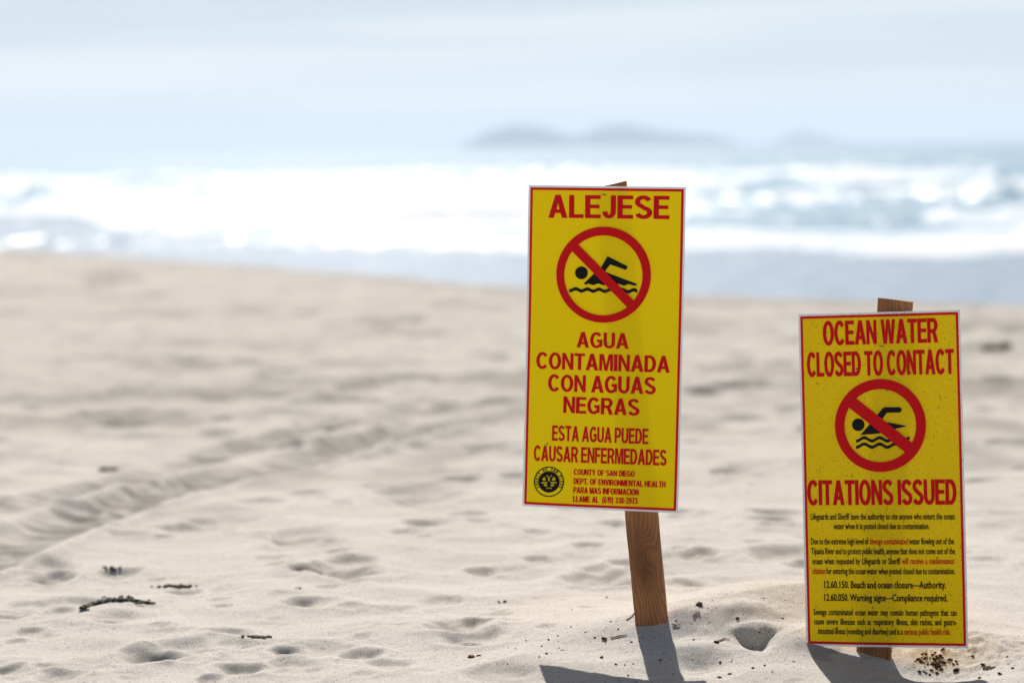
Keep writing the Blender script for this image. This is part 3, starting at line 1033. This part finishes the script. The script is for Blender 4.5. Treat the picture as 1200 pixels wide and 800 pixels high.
def round_text(text, a0, a1, inside):
    k = Ink()
    step = (a1 - a0) / (len(text) - 1)
    for i, ch in enumerate(text):
        if ch == ' ': continue
        an = math.radians(a0 + step * i)
        ux, uy = math.cos(an), -math.sin(an)
        w, pcs = G[ch]
        s_ = 2.9
        for q, loops in enumerate(pcs):
            lps = []
            for lp in loops:
                o_ = []
                for gx, gy in lp:
                    gx = (gx - w / 2) * .95
                    if inside:      # letters upright at the bottom
                        r = 16.05 - gy * s_
                        o_.append((cx + ux * r + uy * -1 * -gx * s_ * -1, cy + uy * r + ux * -gx * s_ * -1 * -1))
                    else:
                        r = 13.35 + gy * s_
                        o_.append((cx + ux * r - uy * gx * s_, cy + uy * r + ux * gx * s_))
                lps.append(o_)
            k.loops(s1.px_loops(lps), .00003 * q)
            k.loops(s1.px_loops([[(a_ + .34, b_ + .16) for a_, b_ in lp] for lp in lps]), .00003 * q + .00002)
    return k


s1.ink('lettering', round_text('COUNTY OF SAN DIEGO', 205, -25, False), BLACK, seal, 'curved words COUNTY OF SAN DIEGO')
k = Ink()      # dark picture field with its shapes
k.loops(s1.px_loops([circ(cx, cy + .1, 11.9, 36)]))
s1.ink('picture', k, BLACK, seal)
k = Ink()
for lp in ([(-8, -3.4), (-5.2, -6.0), (-3.4, -1.6), (-6.5, -1.0)], [(8, -3.4), (5.2, -6.2), (3.2, -1.6), (6.6, -1.0)],
           [(-1.2, -4), (0, -6.5), (1.2, -4), (.8, -.6), (-.8, -.6)], [(-2.9, -7.6), (-1.6, -8), (-1.8, -5.4), (-2.8, -5.6)], [(1.8, -8), (3, -7.6), (2.8, -5.6), (1.9, -5.4)],
           [(-9.2, .6), (-2.2, .1), (-1.6, 1.6), (-8.8, 2.0)], [(9.2, .4), (2.2, .1), (1.6, 1.6), (8.8, 1.8)],
           [(-6.4, 3.0), (-3.8, 2.4), (-1.4, 4.2), (-3.4, 5.6), (-5.8, 4.8)], [(6.4, 3.0), (3.8, 2.4), (1.4, 4.2), (3.4, 5.6), (5.8, 4.8)],
           [(-3.2, 7.2), (-.4, 6.8), (-.2, 7.6), (-2.6, 8.6)], [(3.4, 7.2), (.6, 6.8), (.4, 7.6), (2.6, 8.6)]):
    k.loops(s1.px_loops([[(cx + a, cy + b_) for a, b_ in lp]]), .0002)
s1.ink('emblem', k, YELLOW, seal)
for a in ((708, 228.3, .1), (710.5, 401.5, .25), (640.5, 521.0, -.9)):
    s1.staple(a[0], a[1], .009, a[2])

# ---- the English sign
s2 = Sign([(935.2, 368.3), (1125.3, 362.8), (944.6, 756.2), (1134.8, 759.0)], [4.475, 4.385, 4.480, 4.390],
          'dirty speckled yellow sign headed OCEAN WATER CLOSED TO CONTACT, set low in the sand', .311, .612, (.003, -.002), True,
          Vector((POST2.x, POST2.y, POST2.z)))
s2.stake((1023, 772), (1048.5, 351.5), .062, .019, (-.003, .002), .22, 1.7)
s2.headline('OCEAN WATER', (965, 404.8), (1099.2, 401.2), (964.7, 376.4), fat=.015)
s2.headline('CLOSED TO CONTACT', (946.5, 441.6), (1118, 438.0), (946.2, 412.8), fat=.015)
s2.headline('CITATIONS ISSUED', (946.8, 591.7), (1120.9, 591.0), (946.6, 562.4), fat=.015)


def z2(p):
    return (970 + p[0] / 6.67, 440 + p[1] / 6.67)


sym = tag(link('swimmer_symbol', None, parent=s2.root))
k = Ink()
k.loops(s2.px_loops([[z2(p) for p in circ(413, 389, 356, 64, 363)], [z2(p) for p in circ(412, 390, 280, 64, 285)]]), .0011)
s2.ink('ring', k, RED, sym)
k = Ink()
k.loops(s2.px_loops([[z2(p) for p in bar((172, 194), (664, 585), 92)]]), .0016)
s2.ink('slash', k, RED, sym)
k = Ink()
k.loops(s2.px_loops([[z2(p) for p in circ(239, 383, 49, 28)]]), LIFT)
k.loops(s2.px_loops([[z2(p) for p in [(255, 463), (332, 376), (380, 318), (428, 256), (446, 246), (562, 246), (577, 257), (577, 277), (563, 288), (464, 289), (428, 334), (420, 362),
                                      (470, 365), (612, 391), (612, 396), (525, 416), (400, 452)]]]), LIFT)
k.loops(s2.px_loops([[z2(p) for p in wave_band(222, 640, 497, 13, 120, 25, 1.35)]]), LIFT)
k.loops(s2.px_loops([[z2(p) for p in wave_band(222, 640, 546, 13, 120, 25, 1.35)]]), LIFT)
s2.ink('swimmer', k, BLACK, sym)


def W_(s):
    """words; a part between stars is red"""
    res, red = [], False
    for i, seg in enumerate(s.split('*')):
        res += [(w, i % 2 == 1) for w in seg.split()]
    return res


r = s2.body(W_('water when it is posted closed due to contamination.'), (977, 619.6), (1089.2, 619.6), 7.4, .020, BROWN_BLACK)
s2.body(W_('Lifeguards and Sheriff have the authority to cite anyone who enters the ocean'), (950, 608.4), (1118.8, 608.1), 7.4, .020, BROWN_BLACK, r)
s2.body(W_('Due to the extreme high level of *sewage contaminated* water flowing out of the'), (950.2, 637.4), (1118.1, 637.2), 7.4, .020, BROWN_BLACK, r)
s2.body(W_('Tijuana River and to protect public health, anyone that does not come out of the'), (950.9, 648.8), (1119.3, 648.8), 7.4, .020, BROWN_BLACK, r)
s2.body(W_('ocean when requested by Lifeguards or Sheriff *will receive a misdemeanor*'), (951.9, 660.6), (1118.8, 660.4), 7.4, .020, BROWN_BLACK, r)
s2.body(W_('*citation* for entering the ocean water when posted closed due to contamination.'), (951.9, 672.1), (1119.3, 672.2), 7.4, .020, BROWN_BLACK, r)
s2.body(W_('12.60.150. Beach and ocean closure\u2014Authority.'), (964.7, 688.4), (1108.9, 688.9), 8.2, .028, BROWN_BLACK)
s2.body(W_('12.60.050. Warning signs\u2014Compliance required.'), (964.7, 703.4), (1110.5, 704.1), 8.2, .028, BROWN_BLACK)
s2.body(W_('Sewage contaminated ocean water may contain human pathogens that can'), (953.3, 719.9), (1121, 721.0), 7.4, .020, BROWN_BLACK, r)
s2.body(W_('cause severe illnesses such as respiratory illness, skin rashes, and gastro-'), (954.2, 730.9), (1121.4, 732.2), 7.4, .020, BROWN_BLACK, r)
s2.body(W_('intestinal illness (vomiting and diarrhea) and is a *serious public health risk.*'), (958.5, 742.1), (1114, 743.4), 7.4, .020, BROWN_BLACK, r)
s2.staple(1033.5, 405.5, .009, .15)
s2.staple(1027, 741.5, .011, 0.05)
for px, py, w_, h_ in ((1041, 386, 2.2, 4.5), (1046, 411.5, 1.8, 4), (1067, 436, 1.4, 3), (1004, 432, 1.6, 3)):
    k = Ink()
    k.loops(s2.px_loops([[(px + w_ * .5 * math.cos(a) * (1 + .3 * math.sin(3 * a)), py + h_ * .5 * math.sin(a) * (1 + .3 * math.cos(2 * a))) for a in [i * .45 for i in range(14)]]]), .0006)
    s2.ink('dirt_smudge', k, SMUDGE)

# ------------------------------------------------------------------ bits lying on the sand
CHIP = simple_mat('dark_bark', (.060, .032, .022), .85, .4, 300)
REDCHIP = simple_mat('reddish_wood', (.20, .075, .045), .85, .3, 300)
KELP = simple_mat('dried_kelp', (.075, .070, .050), .8, .5, 120)
CLOD = simple_mat('damp_sand_clod', (.15, .12, .095), .95, .45, 260)


def lump_mesh(name, rs, sx, sy, sz, n_u=9, n_v=6, jag=.35):
    vs, fs = [], []
    for j in range(n_v + 1):
        th = math.pi * j / n_v
        for i in range(n_u):
            ph = 2 * math.pi * i / n_u
            r = 1 + jag * (rs.random() - .5) * 2 * math.sin(th)
            vs.append((sx * r * math.sin(th) * math.cos(ph), sy * r * math.sin(th) * math.sin(ph), sz * r * math.cos(th)))
    for j in range(n_v):
        for i in range(n_u):
            fs.append((j * n_u + i, (j + 1) * n_u + i, (j + 1) * n_u + (i + 1) % n_u, j * n_u + (i + 1) % n_u))
    me = bpy.data.meshes.new(name)
    me.from_pydata(vs, [], fs)
    me.validate()
    return me


rs = random.Random(5)
chip_meshes = []
for i in range(6):
    me = lump_mesh('wood_chip', rs, .5, .3 + .25 * rs.random(), .16 + .12 * rs.random(), 7, 4, .4)
    me.materials.append(CHIP if i % 3 else REDCHIP)
    chip_meshes.append(me)
LISTED = [(708, 749, 9), (740, 753, 4), (697, 748, 3.4), (705, 771, 6), (722, 778.5, 4), (732, 779, 3), (742, 778, 3), (820, 709.5, 9), (774, 774, 5), (736, 792, 4),
          (840, 753, 7), (844, 777, 5), (857, 775, 3), (864, 726, 5), (820, 721, 3), (896, 780, 4), (882, 783, 4), (843, 794, 6), (855, 790, 5), (813, 750, 3),
          (643, 750, 4), (654, 745, 3), (640, 766, 4), (635, 757, 3), (669, 735, 3), (616, 751, 2.6), (604, 760, 2.6), (686, 741, 3), (711, 700, 3),
          (545, 747, 3), (507, 776, 3), (632, 770, 3), (905, 787, 3), (930, 775, 3), (890, 743, 3), (917, 724, 3), (1140, 770, 5), (1152, 779, 6), (1172, 790, 7),
          (1187, 783, 5), (1120, 787, 8), (1106, 779, 7), (1098, 790, 6), (1148, 795, 5), (1180, 770, 4), (1085, 772, 5), (660, 762, 2.6), (595, 779, 2.4), (560, 782, 2.4)]
for i in range(42):
    a = rs.random()
    LISTED.append((rs.gauss(790, 95) if a < .7 else rs.gauss(1140, 40), rs.uniform(700, 798), rs.uniform(1.5, 2.8)))
OWN = {(708, 749): 'largest jagged dark bark chip, left of the shadow of the taller stake',
       (820, 709.5): 'dark bark chip highest on the mound between the two signs',
       (774, 774): 'dark bark chip lying inside the shadow of the taller stake',
       (705, 771): 'dark chip just above the shadow of the taller sign, left of the stake shadow',
       (740, 753): 'small square dark chip close to the left edge of the stake shadow',
       (840, 753): 'dark bark chip left of the small steep hollow between the signs',
       (864, 726): 'dark chip above the small steep hollow between the signs'}
for i, (px, py, w_) in enumerate(LISTED):
    if not (590 < px < 1199) or (930 < px < 1060 and py < 790) or (740 < px < 790 and py < 745): continue
    p = on_sand(px, py)
    s_ = w_ / FPX * p.y
    o = bpy.data.objects.new('wood_chip', chip_meshes[i % 6])
    COL.objects.link(o)
    o.location = p + Vector((0, 0, s_ * .10))
    o.scale = (s_, s_, s_)
    o.rotation_euler = (rs.uniform(-.5, .5), rs.uniform(-.5, .5), rs.uniform(0, 6.28))
    tag(o, OWN.get((px, py), 'tiny dark wood chip scattered on the sand near the sign stakes'), 'wood chip', 'dark wood chips on the sand round the stakes')


def tube(pts, rad, sides=6):
    vs, fs = [], []
    for i, p in enumerate(pts):
        t = (Vector(pts[min(i + 1, len(pts) - 1)]) - Vector(pts[max(i - 1, 0)])).normalized()
        a = t.cross(Vector((0, 0, 1))).normalized(); c = t.cross(a)
        r_ = rad * (1 - .6 * (i / (len(pts) - 1)) ** 2)
        for k_ in range(sides):
            an = 2 * math.pi * k_ / sides
            vs.append(Vector(p) + a * math.cos(an) * r_ + c * math.sin(an) * r_ * .6)
    for i in range(len(pts) - 1):
        for k_ in range(sides):
            fs.append((i * sides + k_, i * sides + (k_ + 1) % sides, (i + 1) * sides + (k_ + 1) % sides, (i + 1) * sides + k_))
    fs.append(tuple(range(sides))); fs.append(tuple((len(pts) - 1) * sides + q for q in reversed(range(sides))))
    me = bpy.data.meshes.new('twig')
    me.from_pydata([tuple(v) for v in vs], [], fs)
    return me


for pts, rad, lab in (([(812, 724), (817, 720), (821, 716)], .0016, 'short pale brown twig on the mound just right of the taller stake'),
                      ([(734, 727), (741, 723), (746, 716)], .0016, 'thin twig leaning against the left side of the taller stake'),
                      ([(716, 749), (726, 746), (738, 745)], .0018, 'thin brown twig lying beside the dark bark left of the stake shadow'),
                      ([(788, 733), (793, 733.5), (799, 733)], .0018, 'short orange brown splinter at the right foot of the taller stake'),
                      ([(840, 752), (848, 749), (857, 750)], .0018, 'twig lying left of the small shaded hollow')):
    Q = [on_sand(*q) for q in pts]
    P = []
    for a_, b_ in zip(Q[:-1], Q[1:]):
        for t_ in range(5):
            q = a_.lerp(b_, t_ / 5)
            P.append(Vector((q.x, q.y, ground_z(q.x, q.y))))
    c0 = P[4].copy()
    o = link('twig', tube([p - c0 + Vector((0, 0, rad)) for p in P], rad), REDCHIP, loc=c0)
    tag(o, lab, 'twig')


def clump(px, py, w_, mat, name, label, cat, count, flat=.5, size=1.0):
    """a small heap of crumbs, one thing"""
    p = on_sand(px, py)
    s_ = w_ / FPX * p.y
    vs, fs = [], []
    for i in range(count):
        me = lump_mesh('tmp', rs, 1, .7, .6, 7, 4, .5)
        r_ = s_ * rs.uniform(.10, .24) * size
        ox, oy = rs.gauss(0, .26) * s_, rs.gauss(0, .30) * s_ * flat
        gz = ground_z(p.x + ox, p.y + oy)
        rot = Matrix.Rotation(rs.uniform(0, 6), 3, 'Z')
        b0 = len(vs)
        for v in me.vertices:
            q = rot @ v.co * r_
            vs.append((q.x + ox, q.y + oy, q.z + gz - p.z + r_ * .2))
        fs += [tuple(b0 + k_ for k_ in pl.vertices) for pl in me.polygons]
        bpy.data.meshes.remove(me)
    me = bpy.data.meshes.new(name)
    me.from_pydata(vs, [], fs)
    tag(link(name, me, mat, loc=p), label, cat)


clump(555, 769, 15, REDCHIP, 'bark_fragment', 'small reddish brown broken bark piece alone on the sand left of the taller sign', 'bark', 8)
clump(304, 747, 24, CLOD, 'sand_clod', 'dark crumbly clod of moist sand in the foreground hollow at lower left', 'sand clod', 40, .5, .6)
clump(352, 690, 10, KELP, 'pebble', 'small dark stone on the sand above the moist clod', 'pebble', 4)
clump(128, 666, 22, KELP, 'seaweed_scrap', 'dark seaweed scrap lying on the rim of a hollow, left foreground', 'seaweed', 14, .3, .6)
clump(205, 687, 40, KELP, 'seaweed_scrap', 'thin dark seaweed scrap right of and above the kelp strand', 'seaweed', 26, .25, .4)
clump(587, 706, 12, KELP, 'pebble', 'tiny grey stones sitting together left of the taller stake', 'pebble', 5)
clump(1160, 783, 16, CLOD, 'sand_clod', 'dark clod of moist sand right of the lower sign', 'sand clod', 26, .5, .6)
clump(1094, 777, 40, CHIP, 'bark_heap', 'heap of dark bark crumbs at the lower right corner of the lower sign', 'bark', 50, .9, .32)
clump(129, 552, 26, KELP, 'seaweed_scrap', 'blurred dark seaweed scrap farther back on the left', 'seaweed', 10, .4)
clump(1170, 410, 40, KELP, 'seaweed_scrap', 'blurred dark seaweed heap far back at the right edge', 'seaweed', 12, .5)

# the kelp strand in the left foreground: a curved, half-buried ribbon with blades
P = [on_sand(*q) for q in [(97, 714), (106, 710), (116, 707), (126, 705), (137, 704.5), (148, 704), (159, 705), (172, 707), (182, 708)]]
c0 = P[4].copy()
root = tag(link('kelp_strand', None, loc=c0), 'curved strand of dark dried kelp half buried in the left foreground', 'seaweed')
stem_me = tube([p - c0 + Vector((0, 0, .003)) for p in P], .008, 7)
stem_me.name = 'stem'
link('stem', stem_me, KELP, root)
for i in range(34):
    q = P[rs.randint(0, 7)] + Vector((rs.uniform(-.008, .008), rs.uniform(-.03, .02), -.002))
    a = rs.uniform(0, 6.28); L_ = rs.uniform(.010, .022)
    d = Vector((math.cos(a), math.sin(a) * .8, 0)) * L_
    w_ = Vector((-d.y, d.x, 0)).normalized() * rs.uniform(.003, .006)
    o_ = q - c0 + Vector((0, 0, .006))
    vs = [o_ - w_ * .4, o_ + w_ * .4, o_ + d * .5 - w_ + Vector((0, 0, .004)), o_ + d * .5 + w_ + Vector((0, 0, .002)), o_ + d - w_ * .3, o_ + d + w_ * .3]
    vs += [v + Vector((0, 0, .0012)) for v in vs]
    me = bpy.data.meshes.new('blade')
    me.from_pydata([tuple(v) for v in vs], [], [(0, 1, 3, 2), (2, 3, 5, 4), (6, 8, 9, 7), (8, 10, 11, 9), (0, 2, 8, 6), (2, 4, 10, 8), (1, 7, 9, 3), (3, 9, 11, 5)])
    link('blade', me, KELP, root)

# ------------------------------------------------------------------ sea haze
m, n, l, out = new_mat('haze')
pv = n.new('ShaderNodeVolumePrincipled')
pv.inputs['Density'].default_value = 1.5e-4
pv.inputs['Color'].default_value = (.72, .80, .90, 1)
pv.inputs['Anisotropy'].default_value = 0.2
l.new(pv.outputs[0], out.inputs['Volume'])
x0, x1, y0, y1, z0, z1_ = -135000 / 2, 135000 / 2, -400, 15600, SEA_Z - 5, 130
me = bpy.data.meshes.new('haze')
me.from_pydata([(x0, y0, z0), (x1, y0, z0), (x1, y1, z0), (x0, y1, z0), (x0, y0, z1_), (x1, y0, z1_), (x1, y1, z1_), (x0, y1, z1_)], [],
               [(3, 2, 1, 0), (4, 5, 6, 7), (0, 1, 5, 4), (1, 2, 6, 5), (2, 3, 7, 6), (3, 0, 4, 7)])
tag(link('haze', me, m), 'pale sea haze over the water', None, None, 'stuff')
